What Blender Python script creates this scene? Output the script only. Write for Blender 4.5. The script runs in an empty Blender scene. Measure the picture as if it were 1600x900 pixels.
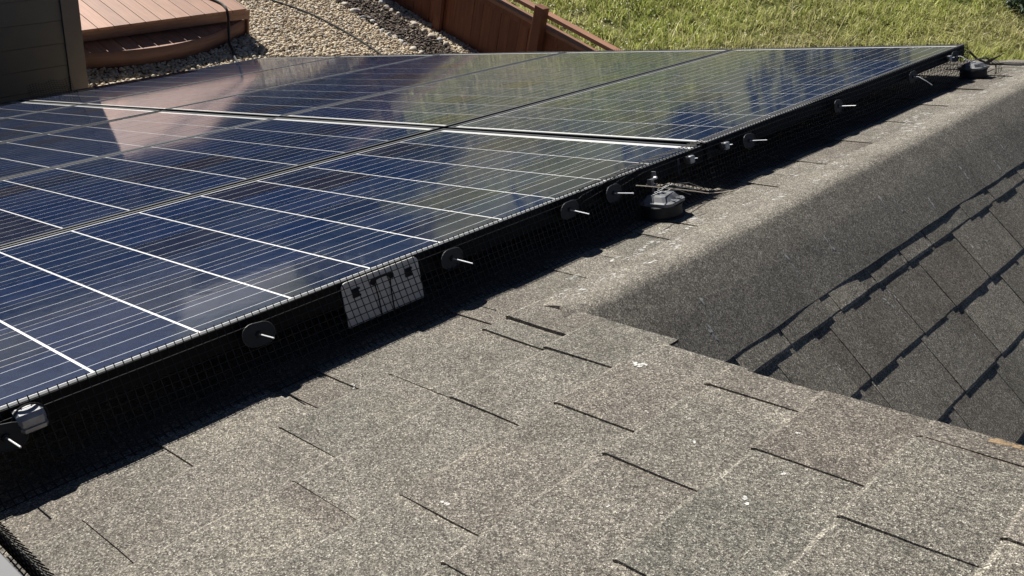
import bpy, bmesh, math, random
import numpy as np
from mathutils import Matrix, Vector

random.seed(7)
rng = np.random.default_rng(7)
scene = bpy.context.scene
COL = scene.collection

# ------------------------------------------------------------------ camera
TH = math.radians(23.5)                      # pitch of the roof
CT, ST = math.cos(TH), math.sin(TH)
# roof frame: u along the ridge (world +Y), v down the slope, n out of the slope
MR = Matrix(((0, -CT, -ST, 0), (1, 0, 0, 0), (0, -ST, CT, 0), (0, 0, 0, 1)))
CAM_POS = (-1.84006171, -1.33192985, 0.48017809)
CAM_X = (0.66416554, -0.73970321, -0.10827419)
CAM_D = (-0.3174585, -0.14793598, -0.93666165)
CAM_F = (0.67683398, 0.65647095, -0.33307905)
cam = bpy.data.cameras.new("camera")
cam_o = bpy.data.objects.new("camera", cam)
COL.objects.link(cam_o)
r3 = MR.to_3x3()
ax, ad, af = (r3 @ Vector(a) for a in (CAM_X, CAM_D, CAM_F))
cm = Matrix((ax, -ad, -af)).transposed().to_4x4()
cm.translation = r3 @ Vector(CAM_POS)
cam_o.matrix_world = cm
cam.sensor_width = 36.0
cam.lens = 1449.94 / 1600 * 36.0
cam.shift_x = (800 - 916.65) / 1600
cam.shift_y = (436.53 - 450) / 1600
cam.clip_start = 0.02
cam.clip_end = 2000
scene.camera = cam_o

# ------------------------------------------------------------------ sky, sun, exposure
L = r3 @ Vector((0.07, 0.66, 1.0)).normalized()      # towards the sun
elev = math.asin(L.z)
azim = math.atan2(L.x, L.y)
world = bpy.data.worlds.new("World")
scene.world = world
world.use_nodes = True
wn = world.node_tree.nodes
sky = wn.new("ShaderNodeTexSky")
sky.sky_type = 'NISHITA'
sky.sun_disc = False
sky.sun_elevation = elev
sky.sun_rotation = azim
sky.altitude = 1600
sky.air_density = 0.5
sky.dust_density = 0.25
world.node_tree.links.new(sky.outputs[0], wn["Background"].inputs[0])
wn["Background"].inputs[1].default_value = 0.05
sun = bpy.data.lights.new("sun", 'SUN')
sun.energy = 5.0
sun.angle = math.radians(0.5)
sun.color = (1.0, 0.965, 0.90)
sun_o = bpy.data.objects.new("sun", sun)
COL.objects.link(sun_o)
sun_o.rotation_euler = L.to_track_quat('Z', 'Y').to_euler()
scene.view_settings.view_transform = 'Standard'
scene.view_settings.look = 'None'
scene.view_settings.exposure = 0.56
scene.view_settings.gamma = 1.0
scene.cycles.max_bounces = 6
scene.cycles.diffuse_bounces = 3
scene.cycles.glossy_bounces = 4

# ------------------------------------------------------------------ material helpers
def new_mat(name):
    m = bpy.data.materials.new(name)
    m.use_nodes = True
    nt = m.node_tree
    return m, nt, nt.nodes["Principled BSDF"]

def node(nt, kind, **kw):
    n = nt.nodes.new(kind)
    for k, v in kw.items():
        setattr(n, k, v)
    return n

def link(nt, a, b):
    nt.links.new(a, b)

def ramp(nt, src, stops, interp='LINEAR'):
    r = node(nt, "ShaderNodeValToRGB")
    r.color_ramp.interpolation = interp
    e = r.color_ramp.elements
    while len(e) < len(stops):
        e.new(0.5)
    for el, (p, c) in zip(e, stops):
        el.position = p
        el.color = (*c, 1) if len(c) == 3 else c
    link(nt, src, r.inputs[0])
    return r.outputs[0]

def math_n(nt, op, a, b=None, c=None):
    n = node(nt, "ShaderNodeMath", operation=op)
    for i, x in enumerate((a, b, c)):
        if x is None:
            continue
        if isinstance(x, (int, float)):
            n.inputs[i].default_value = x
        else:
            link(nt, x, n.inputs[i])
    return n.outputs[0]

def mix(nt, kind, fac, a, b):
    n = node(nt, "ShaderNodeMix", data_type='RGBA', blend_type=kind)
    for i, x in ((0, fac), (6, a), (7, b)):
        if isinstance(x, (int, float)):
            n.inputs[i].default_value = x
        elif isinstance(x, tuple):
            n.inputs[i].default_value = (*x, 1)
        else:
            link(nt, x, n.inputs[i])
    return n.outputs[2]

def noise(nt, vec, scale, detail=2, rough=0.5):
    n = node(nt, "ShaderNodeTexNoise")
    n.inputs["Scale"].default_value = scale
    n.inputs["Detail"].default_value = detail
    n.inputs["Roughness"].default_value = rough
    if vec is not None:
        link(nt, vec, n.inputs["Vector"])
    return n.outputs[0]

def voro(nt, vec, scale, feature='F1'):
    n = node(nt, "ShaderNodeTexVoronoi", feature=feature)
    n.inputs["Scale"].default_value = scale
    link(nt, vec, n.inputs["Vector"])
    return n

def mapping(nt, vec, scale=(1, 1, 1), rot=(0, 0, 0)):
    n = node(nt, "ShaderNodeMapping")
    n.inputs["Scale"].default_value = scale
    n.inputs["Rotation"].default_value = rot
    link(nt, vec, n.inputs[0])
    return n.outputs[0]

def bump(nt, b, height, strength, dist):
    n = node(nt, "ShaderNodeBump")
    n.inputs["Strength"].default_value = strength
    n.inputs["Distance"].default_value = dist
    link(nt, height, n.inputs["Height"])
    link(nt, n.outputs[0], b.inputs["Normal"])

def simple(name, col, rough=0.6, metal=0.0, var=0.12, nscale=30, bumpd=0.0, spec=0.5):
    m, nt, b = new_mat(name)
    g = node(nt, "ShaderNodeNewGeometry")
    nz = noise(nt, g.outputs["Position"], nscale, 4)
    c = ramp(nt, nz, [(0.25, tuple(x * (1 - var) for x in col)), (0.75, tuple(min(1, x * (1 + var)) for x in col))])
    link(nt, c, b.inputs["Base Color"])
    b.inputs["Roughness"].default_value = rough
    b.inputs["Metallic"].default_value = metal
    b.inputs["Specular IOR Level"].default_value = spec
    if bumpd:
        bump(nt, b, nz, 0.6, bumpd)
    return m

# ---- roof shingle granules
def make_shingle_mat(name, gain=None):
    m, nt, b = new_mat(name)
    g = node(nt, "ShaderNodeNewGeometry")
    pos = g.outputs["Position"]
    oi = node(nt, "ShaderNodeObjectInfo")
    v1 = voro(nt, pos, 560)
    sep = node(nt, "ShaderNodeSeparateColor")
    link(nt, v1.outputs["Color"], sep.inputs[0])
    gran = ramp(nt, sep.outputs[0], [(0.0, (0.048, 0.044, 0.040)), (0.2, (0.090, 0.083, 0.075)), (0.5, (0.158, 0.147, 0.131)),
                                     (0.76, (0.238, 0.223, 0.198)), (0.92, (0.33, 0.312, 0.278)), (1.0, (0.50, 0.48, 0.435))])
    # each shingle carries its own granule blend: brown, grey, grey-green
    tone = ramp(nt, oi.outputs["Random"], [(0.0, (0.83, 0.79, 0.76)), (0.18, (0.95, 0.92, 0.89)), (0.36, (1.03, 1.02, 0.99)), (0.52, (0.83, 0.84, 0.81)),
                                           (0.68, (1.0, 0.98, 0.95)), (0.84, (1.26, 1.24, 1.19)), (1.0, (0.92, 0.91, 0.88))])
    c = mix(nt, 'MULTIPLY', 1.0, gran, tone)
    c = mix(nt, 'MULTIPLY', 1.0, c, (1.08, 1.06, 1.03))
    big = noise(nt, pos, 9, 5, 0.6)
    blot = ramp(nt, big, [(0.3, (0.80, 0.79, 0.77)), (0.5, (1, 1, 1)), (0.72, (1.16, 1.15, 1.12))])
    c = mix(nt, 'MULTIPLY', 1.0, c, blot)
    mid = noise(nt, pos, 60, 3, 0.6)
    midc = ramp(nt, mid, [(0.3, (0.80, 0.80, 0.80)), (0.7, (1.2, 1.2, 1.2))])
    c = mix(nt, 'MULTIPLY', 0.8, c, midc)
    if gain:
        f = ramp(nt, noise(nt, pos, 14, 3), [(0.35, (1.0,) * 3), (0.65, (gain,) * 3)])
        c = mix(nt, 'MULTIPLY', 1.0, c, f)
    link(nt, c, b.inputs["Base Color"])
    b.inputs["Roughness"].default_value = 0.85
    b.inputs["Specular IOR Level"].default_value = 0.35
    h = math_n(nt, 'MULTIPLY_ADD', sep.outputs[1], 0.8, v1.outputs["Distance"])
    h = math_n(nt, 'ADD', h, math_n(nt, 'MULTIPLY', mid, 1.2))
    bump(nt, b, h, 0.8, 0.0017)
    return m

M_SH = make_shingle_mat("asphalt_shingle")
M_EDGE = make_shingle_mat("sunlit_shingle_edge", 1.4)  # sun catching the bevelled butt edges, painted in as lighter granules
M_TAN = simple("tan_rust_stain", (0.27, 0.185, 0.105), 0.85, 0, 0.45, 420)
M_SPAT = simple("white_spatter", (0.58, 0.57, 0.54), 0.9, var=0.3, nscale=90)

# ---- photovoltaic cell laminate
CELL = 0.1560                                # across the panel
CELU = 0.1531                                # along the panel
def make_cell_mat():
    m, nt, b = new_mat("polycrystalline_cell")
    tc = node(nt, "ShaderNodeTexCoord")
    oi = node(nt, "ShaderNodeObjectInfo")
    g = node(nt, "ShaderNodeNewGeometry")
    sx = node(nt, "ShaderNodeSeparateXYZ")
    link(nt, tc.outputs["Object"], sx.inputs[0])
    base = ramp(nt, oi.outputs["Random"], [(0.0, (0.012, 0.024, 0.062)), (0.4, (0.010, 0.022, 0.066)), (0.72, (0.012, 0.023, 0.056)),
                                           (0.94, (0.014, 0.020, 0.044)), (1.0, (0.017, 0.018, 0.034))])
    cr = voro(nt, mapping(nt, g.outputs["Position"], (90, 90, 90)), 1.0)
    cs = node(nt, "ShaderNodeSeparateColor")
    link(nt, cr.outputs["Color"], cs.inputs[0])
    cry = ramp(nt, cs.outputs[0], [(0, (0.82, 0.84, 0.86)), (1, (1.16, 1.14, 1.12))])
    base = mix(nt, 'MULTIPLY', 1.0, base, cry)
    dust = noise(nt, g.outputs["Position"], 7, 6, 0.65)
    dfac = ramp(nt, dust, [(0.45, (0.0, 0.0, 0.0)), (0.8, (0.075, 0.075, 0.075))])
    base = mix(nt, 'MIX', dfac, base, (0.30, 0.30, 0.30))
    # three printed busbars along the cell
    d = None
    for k in (1, 3, 5):
        a = math_n(nt, 'ABSOLUTE', math_n(nt, 'SUBTRACT', sx.outputs[1], CELL * k / 6))
        d = a if d is None else math_n(nt, 'MINIMUM', d, a)
    bus = math_n(nt, 'LESS_THAN', d, 0.00055)
    c = mix(nt, 'MIX', bus, base, (0.78, 0.80, 0.83))
    link(nt, c, b.inputs["Base Color"])
    b.inputs["Roughness"].default_value = 0.45
    b.inputs["Specular IOR Level"].default_value = 0.0
    b.inputs["Coat Weight"].default_value = 1.0
    b.inputs["Coat IOR"].default_value = 1.40
    smear = noise(nt, g.outputs["Position"], 5, 5, 0.7)
    cr2 = ramp(nt, smear, [(0.3, (0.045,) * 3), (0.8, (0.085,) * 3)])
    link(nt, cr2, b.inputs["Coat Roughness"])
    wv = noise(nt, g.outputs["Position"], 22, 3, 0.6)
    bn = node(nt, "ShaderNodeBump")
    bn.inputs["Strength"].default_value = 1.0
    bn.inputs["Distance"].default_value = 0.00016
    link(nt, wv, bn.inputs["Height"])
    link(nt, bn.outputs[0], b.inputs["Coat Normal"])
    return m
M_CELL = make_cell_mat()

def make_back_mat():
    m, nt, b = new_mat("white_backsheet_under_glass")
    b.inputs["Base Color"].default_value = (0.88, 0.88, 0.88, 1)
    b.inputs["Roughness"].default_value = 0.5
    b.inputs["Coat Weight"].default_value = 1.0
    b.inputs["Coat Roughness"].default_value = 0.02
    return m
M_BACK = make_back_mat()
M_FRAME = simple("black_anodised_frame", (0.006, 0.006, 0.0065), 0.55, 0.0, 0.1, 40, spec=0.2)
M_GREY = simple("dull_grey_aluminium", (0.115, 0.115, 0.12), 0.6, 0.0, 0.1, 30)
M_LIP = simple("glare_frame_lip", (0.075, 0.078, 0.083), 0.5, 0.0, 0.15, 60, spec=0.3)  # glare along the black frame's top edge, put into a lighter grey
M_BLACK = simple("black_plastic", (0.012, 0.012, 0.013), 0.55, 0, 0.1, 40, spec=0.3)
M_WIRE = simple("black_coated_wire", (0.010, 0.010, 0.011), 0.5, 0, 0.1, 40, spec=0.4)
M_WASH = simple("dark_grey_washer", (0.020, 0.024, 0.030), 0.6, 0.0, 0.12, 80, spec=0.3)
M_RIM = simple("worn_washer_rim", (0.06, 0.06, 0.065), 0.5, 0.0, 0.2, 80)
M_STEEL = simple("bright_steel", (0.86, 0.86, 0.86), 0.35, 0.35, 0.08, 60)
M_GALV = simple("galvanised_steel", (0.55, 0.56, 0.58), 0.4, 0.6, 0.15, 60)
M_DGALV = simple("weathered_steel", (0.20, 0.205, 0.215), 0.5, 0.3, 0.2, 60)
M_CLAMP = simple("dull_clamp_metal", (0.34, 0.34, 0.35), 0.42, 0.5, 0.25, 90)
M_ALU = simple("mill_aluminium", (0.62, 0.63, 0.65), 0.35, 0.7, 0.12, 40)
M_PLATE = simple("pale_grey_plate", (0.80, 0.785, 0.75), 0.5, 0, 0.06, 25)
M_MOUNT = simple("grey_mount_cap", (0.17, 0.175, 0.185), 0.6, 0.0, 0.08, 40)
M_DRUM = simple("dark_mount_drum", (0.011, 0.012, 0.014), 0.6, 0, 0.1, 40)
M_CABLE = simple("black_rubber_hose", (0.012, 0.012, 0.013), 0.5, 0, 0.1, 40)
M_ZIP = simple("pale_string", (0.60, 0.52, 0.42), 0.7, 0, 0.2, 300)
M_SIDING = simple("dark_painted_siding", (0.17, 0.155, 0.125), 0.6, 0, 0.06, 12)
M_TRIM = simple("dark_painted_trim", (0.19, 0.160, 0.135), 0.6, 0, 0.06, 12)

def make_wood(name, cols, scale=(3, 60, 60), rough=0.6):
    m, nt, b = new_mat(name)
    tc = node(nt, "ShaderNodeTexCoord")
    oi = node(nt, "ShaderNodeObjectInfo")
    g = node(nt, "ShaderNodeNewGeometry")
    mp = mapping(nt, g.outputs["Position"], scale)
    n1 = noise(nt, mp, 1.0, 5, 0.6)
    c = ramp(nt, n1, [(0.25, cols[0]), (0.5, cols[1]), (0.75, cols[2])])
    t = ramp(nt, oi.outputs["Random"], [(0, (0.82, 0.80, 0.80)), (0.5, (1, 1, 1)), (1, (1.13, 1.1, 1.08))])
    c = mix(nt, 'MULTIPLY', 1.0, c, t)
    n2 = noise(nt, g.outputs["Position"], 3.0, 5, 0.65)
    wr = ramp(nt, n2, [(0.3, (0.78, 0.78, 0.78)), (0.7, (1.12, 1.12, 1.12))])
    c = mix(nt, 'MULTIPLY', 0.8, c, wr)
    link(nt, c, b.inputs["Base Color"])
    b.inputs["Roughness"].default_value = rough
    bump(nt, b, n1, 0.4, 0.002)
    return m
M_DECK = make_wood("red_brown_deck_board", ((0.31, 0.15, 0.090), (0.39, 0.20, 0.125), (0.47, 0.26, 0.17)), (2.0, 55, 55))
M_FASCIA = make_wood("red_brown_fascia", ((0.22, 0.115, 0.075), (0.28, 0.15, 0.10), (0.34, 0.19, 0.13)), (2, 4, 50))
M_FENCE = make_wood("red_stained_fence_board", ((0.15, 0.050, 0.024), (0.21, 0.074, 0.036), (0.28, 0.105, 0.054)), (45, 45, 2.5))
M_FRAIL = make_wood("red_stained_rail", ((0.26, 0.125, 0.072), (0.33, 0.165, 0.10), (0.40, 0.215, 0.14)), (2.5, 50, 50))

def make_gravel_mat():
    m, nt, b = new_mat("river_pebble")
    g = node(nt, "ShaderNodeNewGeometry")
    r = g.outputs["Random Per Island"]
    c = ramp(nt, r, [(0.0, (0.30, 0.22, 0.145)), (0.12, (0.48, 0.38, 0.26)), (0.4, (0.62, 0.51, 0.36)), (0.7, (0.72, 0.61, 0.45)),
                     (0.9, (0.62, 0.56, 0.45)), (1.0, (0.36, 0.33, 0.31))])
    n1 = noise(nt, g.outputs["Position"], 110, 3)
    c = mix(nt, 'MULTIPLY', 1.0, c, ramp(nt, n1, [(0.3, (0.85, 0.84, 0.83)), (0.7, (1.1, 1.1, 1.1))]))
    link(nt, c, b.inputs["Base Color"])
    b.inputs["Roughness"].default_value = 0.75
    return m
M_PEB = make_gravel_mat()

def make_rock_mat():
    m, nt, b = new_mat("pale_border_rock")
    g = node(nt, "ShaderNodeNewGeometry")
    oi = node(nt, "ShaderNodeObjectInfo")
    c = ramp(nt, oi.outputs["Random"], [(0, (0.62, 0.58, 0.52)), (0.35, (0.52, 0.44, 0.35)), (0.6, (0.66, 0.65, 0.62)), (0.8, (0.42, 0.42, 0.42)), (1, (0.60, 0.50, 0.42))])
    n1 = noise(nt, g.outputs["Position"], 40, 5, 0.65)
    c = mix(nt, 'MULTIPLY', 1.0, c, ramp(nt, n1, [(0.3, (0.75, 0.74, 0.72)), (0.7, (1.12, 1.12, 1.12))]))
    link(nt, c, b.inputs["Base Color"])
    b.inputs["Roughness"].default_value = 0.8
    bump(nt, b, n1, 0.6, 0.01)
    return m
M_ROCK = make_rock_mat()

def make_mulch_mat():
    m, nt, b = new_mat("dark_bark_mulch")
    g = node(nt, "ShaderNodeNewGeometry")
    c = ramp(nt, g.outputs["Random Per Island"], [(0, (0.045, 0.032, 0.024)), (0.5, (0.085, 0.062, 0.046)), (0.85, (0.14, 0.10, 0.075)), (0.95, (0.26, 0.21, 0.16)), (1, (0.40, 0.36, 0.30))])
    link(nt, c, b.inputs["Base Color"])
    b.inputs["Roughness"].default_value = 0.9
    return m
M_MULCH = make_mulch_mat()

def make_ground_mat():
    m, nt, b = new_mat("soil_and_thatch")
    g = node(nt, "ShaderNodeNewGeometry")
    pos = g.outputs["Position"]
    sx = node(nt, "ShaderNodeSeparateXYZ")
    link(nt, pos, sx.inputs[0])
    n1 = noise(nt, pos, 0.9, 6, 0.65)
    n2 = noise(nt, pos, 22, 5, 0.7)
    grass = ramp(nt, n1, [(0.3, (0.14, 0.17, 0.045)), (0.5, (0.22, 0.22, 0.08)), (0.7, (0.34, 0.29, 0.16))])
    grass = mix(nt, 'MULTIPLY', 1.0, grass, ramp(nt, n2, [(0.3, (0.7, 0.7, 0.7)), (0.7, (1.25, 1.25, 1.2))]))
    v = voro(nt, pos, 28)
    s2 = node(nt, "ShaderNodeSeparateColor")
    link(nt, v.outputs["Color"], s2.inputs[0])
    grav = ramp(nt, s2.outputs[0], [(0, (0.20, 0.16, 0.11)), (0.5, (0.40, 0.33, 0.23)), (1, (0.55, 0.47, 0.36))])
    grav = mix(nt, 'MULTIPLY', 1.0, grav, ramp(nt, v.outputs["Distance"], [(0.2, (1, 1, 1)), (0.75, (0.35, 0.33, 0.3))]))
    f = ramp(nt, math_n(nt, 'GREATER_THAN', sx.outputs[1], 4.86), [(0, (0, 0, 0)), (1, (1, 1, 1))])
    link(nt, mix(nt, 'MIX', f, grav, grass), b.inputs["Base Color"])
    b.inputs["Roughness"].default_value = 0.95
    b.inputs["Specular IOR Level"].default_value = 0.1
    bump(nt, b, n2, 0.7, 0.05)
    return m
M_GROUND = make_ground_mat()

def make_grass_mat():
    m, nt, b = new_mat("grass_blade")
    g = node(nt, "ShaderNodeNewGeometry")
    at = node(nt, "ShaderNodeAttribute", attribute_name="tone")
    r = g.outputs["Random Per Island"]
    green = ramp(nt, r, [(0, (0.24, 0.31, 0.055)), (0.4, (0.38, 0.45, 0.095)), (0.75, (0.52, 0.55, 0.16)), (1, (0.66, 0.63, 0.29))])
    dry = ramp(nt, r, [(0, (0.42, 0.36, 0.18)), (0.6, (0.64, 0.56, 0.33)), (1, (0.80, 0.73, 0.52))])
    c = mix(nt, 'MIX', at.outputs["Fac"], green, dry)
    link(nt, c, b.inputs["Base Color"])
    b.inputs["Roughness"].default_value = 0.6
    b.inputs["Specular IOR Level"].default_value = 0.25
    tr = node(nt, "ShaderNodeBsdfTranslucent")
    link(nt, c, tr.inputs[0])
    mx = node(nt, "ShaderNodeMixShader")
    mx.inputs[0].default_value = 0.5
    link(nt, b.outputs[0], mx.inputs[1])
    link(nt, tr.outputs[0], mx.inputs[2])
    link(nt, mx.outputs[0], nt.nodes["Material Output"].inputs[0])
    return m
M_GRASS = make_grass_mat()
M_LEAF = simple("dark_shrub_leaf", (0.045, 0.075, 0.035), 0.55, 0, 0.4, 6)
M_BARK = simple("shrub_bark", (0.10, 0.075, 0.05), 0.9, 0, 0.3, 30)
M_FLOWER = simple("white_petal", (0.78, 0.77, 0.66), 0.6, 0, 0.1, 30)
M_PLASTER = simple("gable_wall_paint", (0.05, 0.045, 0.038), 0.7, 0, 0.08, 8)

# ------------------------------------------------------------------ object helpers
def set_props(o, label=None, cat=None, group=None, kind=None):
    if label: o["label"] = label
    if cat: o["category"] = cat
    if group: o["group"] = group
    if kind: o["kind"] = kind
    return o

def thing(name, label, cat, mw=None, group=None):
    o = bpy.data.objects.new(name, None)
    o.empty_display_size = 0.05
    COL.objects.link(o)
    if mw is not None:
        o.matrix_world = mw
    return set_props(o, label, cat, group)

def link_mesh(name, me, parent=None, loc=None, mat=None, mw=None):
    o = bpy.data.objects.new(name, me)
    if mat is not None and not me.materials:
        me.materials.append(mat)
    COL.objects.link(o)
    if parent is not None:
        o.parent = parent
    if mw is not None:
        o.matrix_world = mw
    if loc is not None:
        o.location = loc
    return o

def np_mesh(name, verts, faces, smooth=False):
    verts = np.asarray(verts, dtype=np.float32)
    faces = np.asarray(faces, dtype=np.int32)
    me = bpy.data.meshes.new(name)
    k = faces.shape[1]
    me.vertices.add(len(verts)); me.vertices.foreach_set("co", verts.ravel())
    me.loops.add(faces.size); me.loops.foreach_set("vertex_index", faces.ravel())
    me.polygons.add(len(faces))
    me.polygons.foreach_set("loop_start", np.arange(0, faces.size, k, dtype=np.int32))
    me.polygons.foreach_set("loop_total", np.full(len(faces), k, dtype=np.int32))
    if smooth:
        me.polygons.foreach_set("use_smooth", np.ones(len(faces), dtype=bool))
    me.update(calc_edges=True)
    me.validate()
    return me

class MB:
    """collects shapes for one mesh"""
    def __init__(self):
        self.bm = bmesh.new()
    def box(self, lo, hi, bev=0.0, mw=None):
        vs = [self.bm.verts.new((x, y, z)) for x in (lo[0], hi[0]) for y in (lo[1], hi[1]) for z in (lo[2], hi[2])]
        fs = [self.bm.faces.new([vs[i] for i in f]) for f in ((0, 1, 3, 2), (4, 6, 7, 5), (0, 4, 5, 1), (2, 3, 7, 6), (0, 2, 6, 4), (1, 5, 7, 3))]
        if bev:
            es = list({e for f in fs for e in f.edges})
            rr = bmesh.ops.bevel(self.bm, geom=es, offset=bev, segments=2, profile=0.5, affect='EDGES')
            vs = list({v for f in rr['faces'] for v in f.verts} | {v for v in vs if v.is_valid})
        if mw is not None:
            bmesh.ops.transform(self.bm, matrix=mw, verts=[v for v in vs if v.is_valid])
        return self
    def loft(self, rings, cap=True, closed=True):
        rows = [[self.bm.verts.new(p) for p in r] for r in rings]
        n = len(rows[0])
        for a, b in zip(rows[:-1], rows[1:]):
            for i in range(n if closed else n - 1):
                j = (i + 1) % n
                self.bm.faces.new((a[i], a[j], b[j], b[i]))
        if cap and closed:
            self.bm.faces.new(rows[0][::-1]); self.bm.faces.new(rows[-1])
        return self
    def tube(self, pts, r, seg=6):
        pts = [Vector(p) for p in pts]
        rings = []
        up = Vector((0.13, 0.31, 0.94)).normalized()
        for i, p in enumerate(pts):
            d = (pts[min(i + 1, len(pts) - 1)] - pts[max(i - 1, 0)]).normalized()
            a = d.cross(up)
            if a.length < 0.05:
                a = d.cross(Vector((1, 0, 0)))
            a.normalize(); b = d.cross(a)
            rr = r[i] if isinstance(r, (list, tuple)) else r
            rings.append([p + rr * (math.cos(t) * a + math.sin(t) * b) for t in [2 * math.pi * k / seg for k in range(seg)]])
        return self.loft(rings)
    def prism(self, outline, z0, z1, axis=2):
        def put(p, z):
            q = [0, 0, 0]; o = [a for a in range(3) if a != axis]
            q[o[0]], q[o[1]], q[axis] = p[0], p[1], z
            return q
        return self.loft([[put(p, z0) for p in outline], [put(p, z1) for p in outline]])
    def mesh(self, name, smooth=False, mat=None):
        bmesh.ops.recalc_face_normals(self.bm, faces=self.bm.faces[:])
        me = bpy.data.meshes.new(name)
        self.bm.to_mesh(me); self.bm.free()
        if smooth:
            for p in me.polygons: p.use_smooth = True
            me.set_sharp_from_angle(angle=math.radians(40))
        if mat: me.materials.append(mat)
        return me
    def build(self, name, mat, parent=None, loc=None, smooth=False, mw=None):
        return link_mesh(name, self.mesh(name, smooth, mat), parent, loc, None, mw)

def roof_mw(u, v, n):
    return MR @ Matrix.Translation((u, v, n))

# ================================================================== SETTING: ground
GZ = -2.9
FY = 4.80                                     # fence line
def hill_z(x, y):
    d = np.maximum(np.asarray(y) - 4.9, 0.0)
    x = np.asarray(x)
    # rises to a crest, drops into a broad valley, rises again far away
    z = np.interp(d, [0, 3.6, 4.8, 6.0, 9.0, 40.0, 70.0, 260.0, 420.0, 640.0], [-2.36, -1.586, -1.40, -1.42, -2.0, -9.5, -11.0, -11.0, 6.0, 34.0])
    z = z + 0.10 * np.sin(x * 0.9 + 1.3) * np.sin(d * 0.8 + 0.4) * np.clip(d, 0, 1)
    z = z + 0.05 * np.sin(x * 2.3 + d * 1.7) * np.clip(d, 0, 1)
    return z
def ground_z(x, y):
    return np.where(np.asarray(y) < 4.87, GZ, hill_z(x, y))

def build_ground():
    xs = np.concatenate([-np.geomspace(900, 14, 26), np.linspace(-13, 6, 96), np.geomspace(7, 900, 26)])
    ys = np.concatenate([-np.geomspace(600, 8, 18), np.linspace(-7, 4.6, 24), [4.86, 4.875], np.linspace(4.95, 16, 90), np.geomspace(16.3, 620, 60)])
    X, Y = np.meshgrid(xs, ys)
    Z = ground_z(X, Y)
    V = np.stack([X, Y, Z], -1).reshape(-1, 3)
    nx, ny = len(xs), len(ys)
    i = (np.arange(ny - 1)[:, None] * nx + np.arange(nx - 1)[None]).ravel()
    F = np.stack([i, i + 1, i + 1 + nx, i + nx], 1)
    me = np_mesh("ground", V, F, True)
    o = link_mesh("ground", me, mat=M_GROUND)
    set_props(o, kind="structure")
build_ground()

# ================================================================== THE ROOF
H = 0.115
RV = -0.262                                   # ridge line, in v
BETA = math.radians(47.0)
CB, SB = math.cos(BETA), math.sin(BETA)
roof = thing("shingled_roof", "grey brown asphalt shingle roof with rounded ridge under the solar panels", "roof", roof_mw(0, 0, -H))
E = 0.1495

def ident(u, w, z):
    return (u, w, z)
def bmap(u, w, z):                            # far slope: w runs downhill from the ridge
    return (u, RV - CB * w - SB * z, -SB * w + CB * z)

def tab_mesh(u0, u1, vb, down, t0, extra, mp=ident, wob=1.0, hide=0.02):
    """one shingle piece: butt edge at vb, running uphill under the next course"""
    nu = max(2, min(4, int((u1 - u0) / 0.07) + 2))
    ln = E + hide
    bm = bmesh.new()
    top, bot = [], []
    lift = [random.uniform(-0.0006, 0.0012) * wob for _ in range(nu)]
    jag = [random.uniform(-0.0018, 0.0018) * wob for _ in range(nu)]
    skew = random.uniform(-0.003, 0.003)
    for j, d in enumerate((0.0, 0.0065, ln * 0.55, ln)):
        s = 1 - d / (ln + 0.002)
        rt, rb = [], []
        for i in range(nu):
            f = i / (nu - 1)
            u = u0 + (u1 - u0) * f + skew * d / ln
            if j == 2: u += random.uniform(-0.0012, 0.0012)
            vv = vb - down * (d + (jag[i] if j < 2 else 0))
            z = t0 * s + extra + (lift[i] - 0.0022 if j == 0 else lift[i] if j == 1 else random.uniform(-0.0004, 0.0004))
            if j == 3: z = max(0.0006, z)
            rt.append(bm.verts.new(mp(u, vv, z)))
            rb.append(bm.verts.new(mp(u, vv, -0.0015)))
        top.append(rt); bot.append(rb)
    for j in range(3):
        for i in range(nu - 1):
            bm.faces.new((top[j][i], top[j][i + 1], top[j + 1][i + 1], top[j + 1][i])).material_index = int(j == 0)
        bm.faces.new((bot[j][0], top[j][0], top[j + 1][0], bot[j + 1][0]))
        bm.faces.new((top[j][-1], bot[j][-1], bot[j + 1][-1], top[j + 1][-1]))
    for i in range(nu - 1):
        bm.faces.new((bot[0][i], bot[0][i + 1], top[0][i + 1], top[0][i]))
    bmesh.ops.recalc_face_normals(bm, faces=bm.faces[:])
    me = bpy.data.meshes.new("shingle")
    bm.to_mesh(me); bm.free()
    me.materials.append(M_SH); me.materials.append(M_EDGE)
    return me

def course(vb, ulo, uhi, cuts, down=1, mp=ident, t0=0.006, tk=0.0033, wid=(0.13, 0.27), sink=None, tan_last=False, wob=1.0):
    """thick tabs start at the given cut lines (their -u edge); thin pieces fill the rest"""
    def put(me, mat=None):
        if sink is not None:
            sink.append(me)
        else:
            if mat: me.materials[0] = mat
            link_mesh("shingle", me, roof)
    cuts = sorted(c for c in cuts if ulo - 0.3 < c < uhi - 0.03)
    tabs = []
    for k, c in enumerate(cuts):
        nxt = cuts[k + 1] if k + 1 < len(cuts) else uhi + 1
        end = min(c + random.uniform(*wid), nxt - 0.012, uhi)
        tabs.append((max(c, ulo), end))
    edges = [ulo] + [0.5 * (a + b) for a, b in tabs if ulo + 0.05 < 0.5 * (a + b) < uhi - 0.05] + [uhi]
    for a, b in zip(edges[:-1], edges[1:]):
        if b - a > 0.01:
            put(tab_mesh(a + 0.0006, b - 0.0006, vb, down, t0 + random.uniform(-0.0005, 0.0005) * wob, 0.0, mp, wob))
    for k, (a, b) in enumerate(tabs):
        if b - a > 0.02:
            put(tab_mesh(a, b, vb + 0.0015, down, t0 + random.uniform(0, 0.0006), (0.0065 if abs(a + 0.857) < 0.004 else tk * random.uniform(0.5, 1.1)), mp, wob))

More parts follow.
